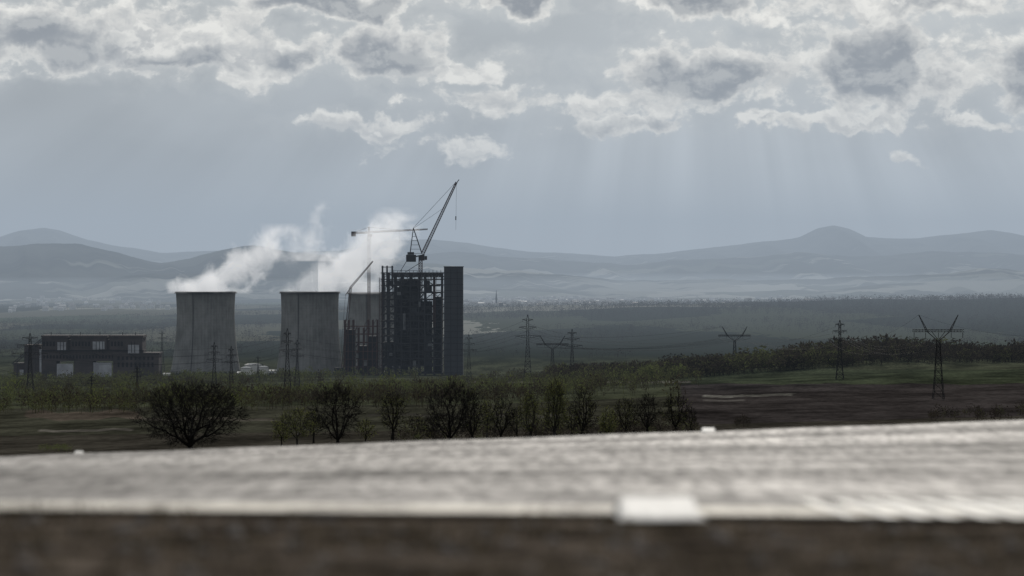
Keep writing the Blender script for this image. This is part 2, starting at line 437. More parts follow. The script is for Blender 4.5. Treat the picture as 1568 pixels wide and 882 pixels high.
tree('oak_tree',292,622,16.0,23.6,1.4,1500,0,3,.68,6,fo=.36)
def T(name,px,row_top,D,wpx,crown,nt,leafy,seed,shape='round',bark=M_bark,twig=5):
    x=(px-784)/F*D; g=400-float(zt(x,D))/D*F; h=(g-row_top)/F*D
    tree(name,px,D,h,wpx/F*D,crown*h,int(nt*1.3),leafy,seed,.024*h,twig,shape,bark)
T('birch_tree',455,622,690,66,.25,260,1.4,5,'round',M_birch)
T('bare_tree',515,583,640,84,.16,460,0,6)
T('bare_tree',600,597,720,44,.25,220,.5,7)
T('bare_tree',688,580,650,80,.15,460,0,8)
T('bare_tree',722,592,680,42,.2,220,0.2,9)
T('bare_tree',768,606,700,48,.2,240,.2,10)
T('birch_tree',812,598,740,42,.2,220,1.5,11,'cone',M_birch)
T('birch_tree',850,577,700,46,.2,300,2.0,12,'cone',M_birch)
T('bare_tree',893,590,730,46,.2,260,.3,13)
T('birch_tree',930,622,700,24,.2,120,2.2,14,'round',M_birch)
T('bare_tree',958,606,760,46,.2,220,.4,15)
T('bare_tree',992,600,760,42,.25,220,.0,16)
T('bare_tree',1035,598,760,46,.25,240,.25,17)
T('bare_tree',1058,622,760,24,.2,100,.1,18)
T('bare_tree',640,632,740,46,.1,160,.2,19)
T('bare_tree',665,628,760,36,.1,140,.2,20)
T('birch_tree',560,640,740,30,.15,110,1.0,21)
T('birch_tree',745,612,800,30,.2,130,1.4,22,'cone',M_birch)
T('bare_tree',875,615,800,36,.2,160,.3,23)
T('birch_tree',430,640,700,30,.15,110,1.3,24)
T('bare_tree',790,618,780,38,.15,150,.1,25)
T('bare_tree',480,625,760,36,.2,140,.3,26)
x,y=scat(460,600,1065,700,950,14,-.6,3); forest('undergrowth',x,y,rng.uniform(1.0,5.0,len(x))*rng.uniform(.6,1.2,len(x)),np.clip(rng.normal(.35,.22,len(x)),0,1),44,(0,0,1),1.2)
x,y=scat(60,60,110,640,680); forest('weeds',x,y,rng.uniform(.8,1.8,len(x)),np.clip(rng.normal(.9,.1,len(x)),0,1),20,(0,1),1.2)
print('trees',time.time()-T00)
# ---------------------------------------------------------------- cooling towers
def cooling_tower(px,D,top,base,rt,rw,rb):
    s=D/F; x,y,zt_=W(px,top,D); H=(base-top)*s; zb=-H
    e=empty('cooling_tower',(x,y,zt_))
    prof=[]
    leg=9
    for i in range(41):
        t=i/40; z=zb+leg+(H-leg)*t; tw=.74
        if t<tw: r=math.sqrt(rw**2+(rb**2-rw**2)*((tw-t)/tw)**2)
        else: r=rw+(rt-rw)*((t-tw)/(1-tw))**1.6
        prof.append((r*s,z))
    inner=[(r-1.0,z) for r,z in prof][::-1]
    m=MB(); m.revolve(prof+[(prof[-1][0]+1.4,0.02),(prof[-1][0]+1.4,1.6),(inner[0][0],1.6)]+inner,72); m.obj('shell',M_conc,e,True)
    m=MB(); m.revolve([(prof[-1][0]+1.5,-1.2),(prof[-1][0]+2.6,-1.2),(prof[-1][0]+2.6,-.2),(prof[-1][0]+1.5,-.2)],72); 
    m.obj('rim_walkway',M_steel,e)
    m=MB(); n=40
    for i in range(n):
        a=2*math.pi*i/n
        for da in (-.5,.5):
            b=a+da*2*math.pi/n
            m.bar(((rb+3)*s*math.cos(b),(rb+3)*s*math.sin(b),zb-3),(rb*s*math.cos(a),rb*s*math.sin(a),zb+leg+.5),1.3)
    m.obj('support_legs',M_conc,e)
    m=MB(); a=-1.9; 
    for k in range(40):
        r0,z0=prof[k]; r1,z1=prof[k+1]
        m.bar(((r0+.6)*math.cos(a),(r0+.6)*math.sin(a),z0),((r1+.6)*math.cos(a),(r1+.6)*math.sin(a),z1),.8)
    m.obj('ladder',M_steel,e)
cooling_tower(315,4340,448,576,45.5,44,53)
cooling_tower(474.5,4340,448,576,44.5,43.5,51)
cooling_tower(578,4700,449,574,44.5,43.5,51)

# ---------------------------------------------------------------- boiler house under construction
def boiler():
    D=4250; s=D/F; e=empty('boiler_house_under_construction',W(585,572,D))
    def X(px): return (px-585)*s
    def Z(r): return (572-r)*s
    st=MB(); ru=MB()
    cols=[585,593,604,614,628,641,650,664,676]; ylines=[0,18,38,58,78]
    rows=[572,560,549,538,526,515,504,492,481,470,459,448,437,428,418]
    for j,y in enumerate(ylines):
        for c in cols: st.bar((X(c),y,Z(578)),(X(c),y,Z(418)),2.0 if c!=585 else 1.6)
        for r in rows: st.bar((X(583),y+.3,Z(r)),(X(678),y+.3,Z(r)),1.5)
        if j in (0,2):
            for i in range(len(cols)-1):
                for k in range(len(rows)-1):
                    u=random.random()
                    if u<.28: st.bar((X(cols[i]),y-.4,Z(rows[k])),(X(cols[i+1]),y-.4,Z(rows[k+1])),.9)
                    elif u<.5: st.bar((X(cols[i+1]),y-.4,Z(rows[k])),(X(cols[i]),y-.4,Z(rows[k+1])),.9)
    for c in cols:
        for r in rows: st.bar((X(c),0,Z(r)),(X(c),78,Z(r)),1.3)
    for _ in range(420):
        c=random.uniform(586,670); r=random.uniform(430,568); L=random.uniform(4,16)
        if random.random()<.5: st.bar((X(c),-1.2,Z(r)),(X(c+L),-1.2,Z(r)),random.uniform(.4,1.2))
        else: st.bar((X(c),-1.4,Z(r)),(X(c),-1.4,Z(r-L)),random.uniform(.4,1.2))
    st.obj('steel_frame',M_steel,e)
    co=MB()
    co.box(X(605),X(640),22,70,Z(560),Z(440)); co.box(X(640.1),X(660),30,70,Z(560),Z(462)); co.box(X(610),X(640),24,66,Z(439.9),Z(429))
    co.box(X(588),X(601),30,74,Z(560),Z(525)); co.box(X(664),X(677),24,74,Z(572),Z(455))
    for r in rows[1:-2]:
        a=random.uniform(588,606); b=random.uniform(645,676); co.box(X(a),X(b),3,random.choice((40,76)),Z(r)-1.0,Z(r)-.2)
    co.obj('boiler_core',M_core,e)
    pa=MB()
    for _ in range(26):
        i=random.randrange(1,len(cols)-1); k=random.randrange(0,len(rows)-2)
        yy=1.5+random.random()*12
        pa.box(X(cols[i])+1.3,X(cols[i]+(cols[i+1]-cols[i])*random.uniform(.5,.95)),yy,yy+.6,Z(rows[k])+1.1,Z(rows[k+1])-1.1)
    pa.obj('wall_panels',M_clad,e)
    li=MB()
    for (c,r0,r1,w) in [(617,505,480,4),(632,560,552,5),(596,545,540,5),(641,470,462,3),(655,530,526,7),(608,452,447,6),(650,430,420,1.0),(655,430,420,1.0),(660,430,420,1.0),(640,429,421,1.2),(645,429,421,1.2),(668,429,420,1.0)]:
        li.box(X(c),X(c+w),-1.9,-1.6,Z(r0),Z(r1))
    li.obj('protective_sheets',simple('grey_sheet',(.12,.125,.13),None,.1),e)
    g=MB()
    for y in (0,26,52,78):
        g.lattice((X(600),y,Z(421)),(X(678),y,Z(421)),6,16,1.1)
    for c in (585,592,600): 
        g.bar((X(c),2,Z(440)),(X(c),2,Z(407)),1.6); g.bar((X(c),30,Z(440)),(X(c),30,Z(407)),1.6)
    for r in (409,420,431):
        g.bar((X(584),2,Z(r)),(X(601),2,Z(r)),1.3); g.bar((X(584),30,Z(r)),(X(601),30,Z(r)),1.3)
    for c in range(603,678,6): g.bar((X(c),0,Z(418)),(X(c),0,Z(415-random.random()*2)),.8)
    g.bar((X(600),0,Z(414.5)),(X(640),0,Z(414.5)),.7)
    g.obj('roof_girders',M_steel,e)
    t=MB(); t.box(X(680),X(709),-4,30,Z(578),Z(409)); t.obj('stair_tower',M_clad,e)
    t=MB()
    for r in range(418,572,9): t.box(X(679.7),X(709.3),-4.25,-3.9,Z(r),Z(r)+.5)
    for c in (690,700): t.box(X(c),X(c)+.5,-4.5,-4.28,Z(575),Z(411))
    t.box(X(679.4),X(709.6),-4.6,30.6,Z(409)+.003,Z(407.8)); t.obj('panel_seams',M_core,e)
    for c in (583,): ru.lattice((X(c),-3,Z(575)),(X(c),-3,Z(425)),4,36,.7)
    ru.lattice((X(665),-4,Z(500)),(X(665),-4,Z(425)),3,20,.7)
    ru.obj('construction_hoist',M_rust,e)
boiler()
def annex():
    D=4230; s=D/F; e=empty('steel_annex_building',W(527,572,D))
    X=lambda p:(p-527)*s; Z=lambda r:(572-r)*s
    m=MB(); rows=[574,562,550,538,525,512,500,490]
    for y in (0,20,40):
        for c in (527,533,540,548,556,563,570,577):
            m.bar((X(c),y,Z(576)),(X(c),y,Z(490 if c not in(548,556) else 502)),1.3)
        for r in rows[:-1]: m.bar((X(526),y+.2,Z(r)),(X(579),y+.2,Z(r)),1.0)
        for k in range(14):
            c=random.choice([527,540,556,570]); r=random.choice(rows[:-1]); m.bar((X(c),y,Z(r)),(X(c+7),y,Z(r-12)),.8)
    m.obj('frame',M_rust,e)
    m=MB(); m.box(X(529),X(543),8,36,Z(574),Z(505)); m.box(X(550),X(577),10,38,Z(574),Z(530)); m.box(X(564),X(577),12,36,Z(529.9),Z(515)); m.obj('ducts',M_core,e)
    m=MB(); m.box(X(545),X(549),-1.6,-1,Z(548),Z(541)); m.box(X(557),X(562),-1.6,-1,Z(560),Z(552)); m.obj('panels',simple('grey_sheet_b',(.15,.15,.15),None,.1),e)
annex()
def mobile_crane():
    D=4150; s=D/F; e=empty('crawler_crane',W(523,572,D)); X=lambda p:(p-523)*s; Z=lambda r:(572-r)*s
    m=MB(); m.lattice((X(524),0,Z(566)),(X(537),0,Z(440)),3,40,.7); m.lattice((X(537),0,Z(440)),(X(571),0,Z(400)),2.4,20,.6,1.4)
    m.bar((X(529),0,Z(452)),(X(571),0,Z(400)),.5); m.bar((X(529),0,Z(452)),(X(520),0,Z(560)),.4); m.bar((X(529),0,Z(452)),(X(537),0,Z(440)),.9)
    m.obj('boom',M_crane,e)
    m=MB(); m.box(X(512),X(528),-3,3,Z(569),Z(563)); m.box(X(510),X(530),-5,-3.1,Z(573),Z(569.5)); m.box(X(510),X(530),3.1,5,Z(573),Z(569.5)); m.obj('crawler_base',M_craned,e)
mobile_crane()
def tower_crane():
    D=4400; s=D/F; e=empty('tower_crane',W(565,572,D)); X=lambda p:(p-565)*s; Z=lambda r:(572-r)*s
    m=MB(); m.lattice((0,0,Z(574)),(0,0,Z(362)),3.6,60,.9)
    m.lattice((X(566),0,Z(355.5)),(X(655),0,Z(351)),2.4,36,.75,1.6)
    m.lattice((X(540),0,Z(357)),(X(564),0,Z(356)),2.4,9,.75)
    m.lattice((0,0,Z(362)),(0,0,Z(348)),2.6,5,.8,1.0)
    m.bar((0,0,Z(348)),(X(542),0,Z(356)),.5); m.bar((0,0,Z(348)),(X(610),0,Z(352)),.5)
    m.bar((X(612),0,Z(354)),(X(612),0,Z(372)),.3)
    m.obj('mast_and_jib',M_crane,e)
    m=MB(); m.box(X(538),X(545),-1.5,1.5,Z(362),Z(354.5)); m.box(X(566.5),X(570),-1.2,1.2,Z(363),Z(358.5)); m.box(X(563),X(566.4),-2,2,Z(362.5),Z(359)); m.obj('counterweight_and_cab',M_craned,e)
tower_crane()
def luffing_crane():
    D=4280; s=D/F; e=empty('luffing_crane',W(643,418,D)); X=lambda p:(p-643)*s; Z=lambda r:(418-r)*s
    m=MB(); m.lattice((X(644),0,Z(560)),(X(644),0,Z(392)),5,44,1.2)
    m.lattice((X(647),0,Z(389)),(X(699),0,Z(279)),4.6,34,1.15,2.4)
    m.obj('mast_and_boom',M_crane,e)
    m=MB()
    for y in (-2.5,2.5):
        m.bar((X(646),y,Z(388)),(X(633),y,Z(349)),1.8,1.4); m.bar((X(628),y,Z(388)),(X(633),y,Z(349)),1.5,1.0)
        m.bar((X(622),y,Z(396)),(X(650),y,Z(390)),2.2)
    for k in range(6):
        t=k/6; m.bar((X(646-13*t),0,Z(388-39*t)),(X(628+5*t),0,Z(388-39*t)),.7)
    m.box(X(622),X(637),-3.5,3.5,Z(401),Z(390)); m.box(X(624),X(634),-3,3,Z(389.9),Z(386)); m.box(X(641),X(650),-3,3,Z(399),Z(391)); m.box(X(650.2),X(654),-2,2,Z(398),Z(392))
    m.bar((X(633),0,Z(349)),(X(698),0,Z(279)),.55); m.bar((X(633),1,Z(350)),(X(680),1,Z(318)),.4)
    m.bar((X(699),0,Z(279)),(X(698),0,Z(352)),.35)
    m.bar((X(698),0,Z(331)),(X(698),0,Z(337)),1.8)
    m.bar((X(697),0,Z(283)),(X(703),0,Z(275)),1.4)
    m.bar((X(644),0,Z(402)),(X(622),0,Z(416)),1.0); m.bar((X(622),0,Z(401)),(X(612),0,Z(417)),.9)
    m.obj('machinery_and_ropes',M_craned,e)
luffing_crane()

# ---------------------------------------------------------------- bunker building at left
def bunker():
    D=4100; s=D/F; e=empty('industrial_building',W(36,577,D)); X=lambda p:(p-36)*s; Z=lambda r:(577-r)*s
    m=MB()
    for a,b in ((64,103),(108,163),(168,218)):
        m.box(X(a),X(b),0,40,Z(536),Z(517)); m.box(X(a)-1,X(b)+1,-1,41,Z(516.997),Z(513.5))
    m.box(X(40),X(219),2,38,Z(553),Z(536.005)); 
    m.box(X(64),X(86),0,40,Z(585),Z(553.005)); m.box(X(113),X(142),0,40,Z(585),Z(553.005)); m.box(X(173),X(243),0,40,Z(585),Z(542)); 
    m.box(X(37),X(60),0,40,Z(585),Z(528)); m.box(X(103.2),X(107.8),5,35,Z(536),Z(520)); m.box(X(163.2),X(167.8),5,35,Z(536),Z(520))
    m.box(X(20),X(36.8),4,30,Z(585),Z(556)); m.box(X(172),X(244),-1,41,Z(541.997),Z(540))
    m.obj('walls',M_brick,e)
    m=MB()
    for a,b,r0,r1 in ((88,101,536,524),(142,160,535,523),(196,213,541,528),(87,112,580,557),(143,171,580,555),(30,36,575,566),(60.5,63.5,570,535)):  # first three: sky reflections in windows, painted as pale panels
        m.box(X(a),X(b),-1.2,-.2,Z(r0),Z(r1))
    m.obj('light_bays',simple('light_bay',(.42,.43,.45),(.26,.26,.28),.08),e)
    m=MB()
    for a,b in ((66,86),(110,140),(170,194)):
        for k in range(int((b-a)/5)):
            m.box(X(a+k*5),X(a+k*5+3),-.4,-.1,Z(530),Z(523))
    for k in range(9): m.box(X(180+k*6.5),X(183+k*6.5),-.4,-.1,Z(562),Z(555))
    for k in range(9): m.box(X(180+k*6.5),X(183+k*6.5),-.4,-.1,Z(551),Z(546))
    for k in range(30): m.box(X(66+k*5),X(68.5+k*5),1.5,1.9,Z(549),Z(544))
    for k in range(3):
        m.bar((X(90+k*54),-1.5,Z(541)),(X(113+k*50),-1.5,Z(549)),1.0)
    for a in (92,97,147,152,157,201,206): m.box(X(a),X(a)+.8,-1.5,-1.22,Z(540),Z(523))
    m.box(X(62),X(220),-.9,-.5,Z(537.5),Z(536.3))
    m.obj('windows_and_trim',M_core,e)
    m=MB()
    for a in (75,120,150,185,205,230): m.bar((X(a),20,Z(514 if a<220 else 542)),(X(a),20,Z(509 if a<220 else 535)),1)
    m.bar((X(64),10,Z(511)),(X(218),10,Z(511)),.4); 
    m.lattice((X(20),-6,Z(558)),(X(66),-6,Z(519)),3,14,.7)
    for a in (28,44,56): m.bar((X(a),-6,Z(580)),(X(a),-6,Z(553-(a-28)*.8)),1.0)
    m.obj('roof_vents_and_conveyor',M_steel,e)
bunker()
def tank(px,row,D,r,h):
    x,y,_=W(px,row,D); z=float(zt(x,D))-1; e=empty('storage_tank',(x,y,z)); m=MB()
    top=(400-row)/F*D-z
    m.revolve([(r,0),(r,top-2),(r*.6,top-.6),(.5,top)],28,cap=True); m.obj('tank_shell',M_white,e,False)
    m=MB(); m.revolve([(r+.15,top-2.4),(r+.5,top-2.4),(r+.5,top-2),(r+.15,top-2)],28); m.bar((r+.4,-1,0),(r+.4,-1,top-2),.5); m.obj('rail_and_ladder',M_steel,e)
tank(388,556,4200,13,20); tank(377,561,4150,8,15); tank(404,560,4180,7,15)
def shed(px,row,D,w,d,name='site_shed',mat=M_light):
    x,y,_=W(px,row,D); z=float(zt(x,D))-1; top=(400-row)/F*D-z; e=empty(name,(x,y,z)); m=MB()
    m.box(-w/2,w/2,0,d,0,top-2); 
    b=len(m.v); m.v+=[(-w/2-.5,-.5,top-1.99),(w/2+.5,-.5,top-1.99),(w/2+.5,d+.5,top-1.99),(-w/2-.5,d+.5,top-1.99),(-w/2-.5,d/2,top),(w/2+.5,d/2,top)]
    m.f+=[(b,b+1,b+5,b+4),(b+3,b+4,b+5,b+2),(b,b+4,b+3),(b+1,b+2,b+5),(b,b+3,b+2,b+1)]
    m.obj('walls_and_roof',mat,e)
    m=MB()
    for k in range(int(w/4)-1): m.box(-w/2+2+k*4,-w/2+4+k*4,-.15,-.05,top-6,top-4)
    m.obj('windows',M_core,e)
shed(255,571,4100,10,10); shed(370,569,4200,14,10); shed(415,566,4300,16,10); shed(232,578,4050,8,8)
shed(352,560,4500,20,10)

# ---------------------------------------------------------------- pylons
tipsP={}
def pylon(px,top,D,kind='donau',width=14,key=None,bar=.38):
    x=(px-784)/F*D; z0=float(zt(x,D)); H=(400-top)/F*D-z0
    e=empty('electricity_pylon',(x,D,z0)); m=MB(); tips=[]
    n=9; B=H*.065; 
    neck=.60 if kind=='donau' else .70
    wt=H*.018
    def c(t): return B+(wt-B)*min(1,t/neck)**.8
    lv=[neck*(1-(1-i/n)**1.25) for i in range(n+1)]
    cs=[(1,1),(1,-1),(-1,-1),(-1,1)]
    def seg(t0,t1,a0,a1):
        for k in range(4):
            k2=(k+1)%4
            p0=(cs[k][0]*a0,cs[k][1]*a0,t0*H); p1=(cs[k][0]*a1,cs[k][1]*a1,t1*H)
            q0=(cs[k2][0]*a0,cs[k2][1]*a0,t0*H); q1=(cs[k2][0]*a1,cs[k2][1]*a1,t1*H)
            m.bar(p0,p1,bar); m.bar(p0,q1,bar*.5); m.bar(q0,p1,bar*.5); m.bar(p1,q1,bar*.45)
    for i in range(n): seg(lv[i],lv[i+1],c(lv[i]),c(lv[i+1]))
    def arm(z,L,drop):
        for sgn in (-1,1):
            tip=(sgn*L,0,z-drop*.3)
            for yy in (-wt,wt):
                m.bar((sgn*wt,yy,z),tip,bar*.8); m.bar((sgn*wt,yy,z-drop),tip,bar*.8)
                for t in (.25,.5,.75):
                    xx=sgn*(wt+(L-wt)*t); m.bar((xx,yy*(1-t),z-drop*.3*t),(xx-sgn*(L*.12),yy*(1-t),z-drop*(1-t*.9)),bar*.5)
            for fx in ((1,.55) if L>width*.35 else (1,)):
                m.bar((sgn*L*fx,0,z-drop*.35),(sgn*L*fx,0,z-drop*.35-2.2),.28); tips.append((x+sgn*L*fx,D,z0+z-drop*.35-2.2))
    if kind=='donau':
        m_t=[.60,.72,.84,.93]
        for a,b in zip(m_t[:-1],m_t[1:]): seg(a,b,wt,wt*.85)
        seg(.93,1.0,wt*.85,.15)
        arm(.70*H,width/2,H*.045); arm(.83*H,width*.36,H*.04); arm(.94*H,width*.22,H*.03)
    else:
        zb=.80*H; hw=width*.22
        for sgn in (-1,1):
            for yy in (-wt,wt):
                m.bar((sgn*wt,yy,neck*H),(sgn*hw,yy,zb),bar); m.bar((0,yy,neck*H),(sgn*hw*.6,yy,zb),bar*.5)
            m.lattice((sgn*hw,0,zb),(sgn*hw*1.75,0,H),wt*1.2,6,bar*.7,.2)
        m.lattice((-width/2,0,zb+.5),(width/2,0,zb+.5),wt*1.6,16,bar*.7)
        for sx in (-.95,-.5,0,.5,.95):
            m.bar((sx*width/2,0,zb-.5),(sx*width/2,0,zb-3.2),.3); tips.append((x+sx*width/2,D,z0+zb-3.2))
        tips+= [(x-hw*1.75,D,z0+H),(x+hw*1.75,D,z0+H)]
    m.obj('lattice_mast',M_pyl,e); tipsP[key or px]=tips
pylon(46,510,2600,'donau',32,bar=.42)
pylon(328,524,2600,'donau',14); pylon(354,530,2700,'donau',12); pylon(440,503,2500,'donau',14); pylon(455,520,3000,'donau',14)
pylon(718,512,3300,'donau',18); pylon(808,482,3300,'donau',28,bar=.65); pylon(846,514,3500,'cat',40,bar=.75); pylon(876,504,3300,'donau',24,bar=.65)
pylon(1125,500,3500,'cat',40,bar=.75); pylon(1286,490,2450,'donau',17,bar=.48); pylon(1437,482,1500,'cat',27,bar=.32)
pylon(248,506,4500,'donau',22); pylon(395,545,3600,'donau',14); pylon(140,575,2400,'donau',10); pylon(210,560,2500,'donau',10)
wm=MB()
def wires(a,b,r=.09,sag=.03,mx=6):
    A=sorted(tipsP[a]) if not isinstance(a,list) else a; Bt=sorted(tipsP[b]) if not isinstance(b,list) else b
    n=min(len(A),len(Bt),mx)
    for i in range(n):
        p=np.array(A[int(i*(len(A)-1)/max(1,n-1))]); q=np.array(Bt[int(i*(len(Bt)-1)/max(1,n-1))])
        L=np.linalg.norm(q-p); pr=p
        for k in range(1,25):
            t=k/24; c=p+(q-p)*t; c[2]-=4*min(sag*L,10)*t*(1-t); wm.bar(pr,c,r,r,3); pr=c
wires(46,328,.13); wires(328,440,.13); wires(440,718,.13); wires(210,354,.1)
wires(1437,1286,.08); wires(1286,1125,.14); wires(1125,876,.16); wires(876,808,.16); wires(808,718,.16); wires(846,1125,.16)
wires([W(-60,530+i*6,2500) for i in range(5)],46,.12); wires([W(-60,545+i*5,2300) for i in range(4)],140,.1)
wires(1437,[W(1900,470+i*5,900) for i in range(6)],.06)
wires(140,[W(330,575,3900),W(340,575,3900),W(350,575,3900)],.12)
wm.obj('power_lines',M_pyl)

# ---------------------------------------------------------------- distant town & church
def town():
    m=MB(); r=MB()
    for i in range(760):
        q=rng.random()
        px=rng.normal(810,70) if q<.35 else rng.normal(900,60) if q<.55 else rng.uniform(700,1560) if q<.9 else rng.uniform(0,260); D=rng.uniform(9700,13200)
        x=(px-784)/F*D; z=float(zt(x,D))-1; w=rng.uniform(9,26); d=rng.uniform(8,14); h=rng.uniform(6,16)
        m.box(x-w/2,x+w/2,D,D+d,z,z+h)
        b=len(r.v); zz=z+h+.01; hh=rng.uniform(3,6)
        r.v+=[(x-w/2,D,zz),(x+w/2,D,zz),(x+w/2,D+d,zz),(x-w/2,D+d,zz),(x-w/2,D+d/2,zz+hh),(x+w/2,D+d/2,zz+hh)]
        r.f+=[(b,b+1,b+5,b+4),(b+3,b+4,b+5,b+2),(b,b+4,b+3),(b+1,b+2,b+5)]
    e=empty('distant_town'); m.obj('house_walls',M_light,e); r.obj('house_roofs',simple('roof_sheen',(.55,.54,.51),(.08,.06,.055),.02,.4,0,.8),e)
town()
def church():
    D=9800; x,y,_=W(760,470,D); z=float(zt(x,D)); e=empty('church',(x,y,z)); top=(400-444)/F*D-z
    m=MB(); m.box(-2.8,2.8,-2.8,2.8,0,top*.42); m.box(2.81,24,-5,5,0,7); m.revolve([(4.4,top*.42),(2.6,top*.55),(.4,top)],8)
    b=len(m.v); m.v+=[(2.8,-5.5,7.01),(24,-5.5,7.01),(24,5.5,7.01),(2.8,5.5,7.01),(2.8,0,13),(24,0,13)]; m.f+=[(b,b+1,b+5,b+4),(b+3,b+4,b+5,b+2),(b,b+4,b+3),(b+1,b+2,b+5)]
    m.obj('tower_spire_nave',M_core,e)
church()

# ---------------------------------------------------------------- foreground road
def road_mat():
    m,t=newmat('asphalt'); o=t.new('ShaderNodeOutputMaterial'); b=t.new('ShaderNodeBsdfPrincipled')
    tc=t.new('ShaderNodeTexCoord'); P=tc.outputs['Object']
    band=t.noise(t.vm('MULTIPLY',P,(.03,.28,0)),1.0,3,.5,dim='2D')
    gr=t.noise(t.vm('MULTIPLY',P,(1,.16,0)),6.0,4,.7,dim='2D'); gr2=t.noise(t.vm('MULTIPLY',P,(1,.14,0)),1.1,4,.6,dim='2D')
    k=t.m('MULTIPLY',t.sm(band,.3,.7,.6,1.5),t.sm(gr,.35,.68,.4,1.8))
    k=t.m('MULTIPLY',k,t.sm(gr2,.3,.7,.75,1.25))
    k=t.m('MULTIPLY',k,.11)
    t.put(b.inputs['Base Color'],t.comb(k,t.m('MULTIPLY',k,.95),t.m('MULTIPLY',k,.88)))
    t.put(b.inputs['Roughness'],t.sm(band,.3,.7,.76,.64))
    sp=t.m('MULTIPLY',t.m('MULTIPLY',t.sm(gr,.34,.66,.12,.50),t.sm(gr2,.3,.7,.7,1.35)),t.sm(band,.33,.67,.55,1.45))
    t.put(b.inputs['Specular IOR Level'],sp); b.inputs['Specular Tint'].default_value=(1,.96,.90,1)
    bp=t.new('ShaderNodeBump'); bp.inputs['Strength'].default_value=.3; bp.inputs['Distance'].default_value=.03
    t.put(bp.inputs['Height'],t.noise(P,6.5,3,.7,dim='2D')); t.l.new(bp.outputs[0],b.inputs['Normal'])
    t.l.new(b.outputs[0],o.inputs[0]); return m
ys=np.linspace(17,55,120); xs=np.linspace(-70,70,281)
Yg,Xg=np.meshgrid(ys,xs,indexing='ij')
Zg=roadz(Xg,Yg)+.03+.006*np.sin(Xg*1.7+Yg)*np.clip((Yg-19)/3,0,1)+.01*np.sin(Yg*2.1+Xg*.3)*np.clip((Yg-19)/3,0,1)
V=np.stack([Xg,Yg,Zg],-1).reshape(-1,3)
fastmesh('road',V,gridfaces(*Xg.shape),road_mat(),smooth=True)
def paint_mat(name,c1,c2,lo,hi,sp):
    m,t=newmat(name); o=t.new('ShaderNodeOutputMaterial'); b=t.new('ShaderNodeBsdfPrincipled')
    tc=t.new('ShaderNodeTexCoord'); P=tc.outputs['Object']
    n=t.noise(t.vm('MULTIPLY',P,(1,.4,0)),1.8,5,.7,dim='2D'); b.inputs['Specular IOR Level'].default_value=sp
    t.put(b.inputs['Base Color'],t.mix(t.sm(n,lo,hi),c4(c1),c4(c2))); b.inputs['Roughness'].default_value=.68
    t.l.new(b.outputs[0],o.inputs[0]); return m
M_line=paint_mat('worn_line_paint',(.26,.235,.19),(.66,.61,.51),.34,.60,.3)
Yl,Xl=np.meshgrid(np.linspace(17.05,18.3,5),xs,indexing='ij')
fastmesh('edge_line',np.stack([Xl,Yl,roadz(Xl,Yl)+.036],-1).reshape(-1,3),gridfaces(*Xl.shape),M_line,smooth=True)
mb=MB()
for i in range(16):
    xx=(1285+i*49-784)/F*17.6+random.uniform(-.02,.02); w=.045+.004*min(i,5); y0=16.75; y1=19.6+random.uniform(-.1,.1); b=len(mb.v)
    for (a,c) in ((xx-w,y0),(xx+w,y0),(xx+w*1.05,y1),(xx-w*.95,y1)): mb.v.append((a,c,float(roadz(a,c))+.042))
    mb.f.append((b,b+1,b+2,b+3))
mb.obj('rumble_strip',paint_mat('fresh_line_paint',(.70,.68,.61),(.82,.80,.74),.3,.6,.9))
def marker(px,row,D,w,h,d=.2,front=.02,name='road_marker',mat=M_white):
    x,y,_=W(px,row,D); z=float(roadz(x,D))
    bm=bmesh.new(); bmesh.ops.create_cube(bm,size=1)
    for v in bm.verts:
        k=.82 if v.co.z>0 else 1
        hh=(front if v.co.y<0 else h) if v.co.z>0 else 0
        v.co.x*=w*k; v.co.y*=d*k; v.co.z=hh
    bmesh.ops.bevel(bm,geom=bm.edges[:],offset=min(front,w,d)*.3,segments=2,affect='EDGES')
    me=bpy.data.meshes.new(name); bm.to_mesh(me); bm.free(); o=mkobj(name,me,mat); o.location=(x,y,z+.035); o.rotation_euler[2]=random.uniform(-.06,.06)
M_mk=simple('marker_plastic',(.66,.65,.61),(.50,.49,.46),6,.6,spec=.3)
marker(1010,812,16.6,.52,.105,.5,mat=M_mk); marker(1085,661,54,.28,.07,.3,mat=M_mk); marker(120,698,54,.17,.05,.3,mat=M_mk)

def verge():
    n=6500; x=rng.uniform(-9,9,n); y=rng.uniform(9.5,16.7,n)
    k=cl(x*1.0,y*1.0,.5,31)>-.1; x,y=x[k],y[k]; n=len(x); z=roadz(x,y)
    V=[];T_=[]; hv=np.clip(1+.7*cl(x,y,.5,77),.3,2.0)
    for i in range(n):
        for b in range(4):
            a=rng.uniform(0,6.28); L=rng.uniform(.03,.09)*hv[i]; w=.006; bx=x[i]+rng.normal(0,.03); by=y[i]+rng.normal(0,.03)
            dx,dy=math.cos(a),math.sin(a)
            V+= [(bx-dy*w,by+dx*w,z[i]-.01),(bx+dy*w,by-dx*w,z[i]-.01),(bx+dx*L*.7,by+dy*L*.7,z[i]+L)]
            T_+=[rng.random()]*3
    fastmesh('dry_grass',np.array(V),np.arange(len(V)).reshape(-1,3),foliage_mat('dry_grass',[(0,(.040,.033,.025)),(1,(.16,.13,.09))],.3),{'tint':('FLOAT',T_)})
    m=MB()
    for i in range(420):
        px_=rng.uniform(-8,8); py_=rng.uniform(10,16.7); r=rng.uniform(.015,.05); z0=float(roadz(px_,py_))
        pr=[(r*1.1,z0-r*.4),(r,z0+r*.3),(r*.5,z0+r*.7)]
        m.revolve(pr,6,(px_,py_),True)
    m.obj('gravel',simple('stone',(.18,.16,.14),(.07,.06,.055),5))
verge()

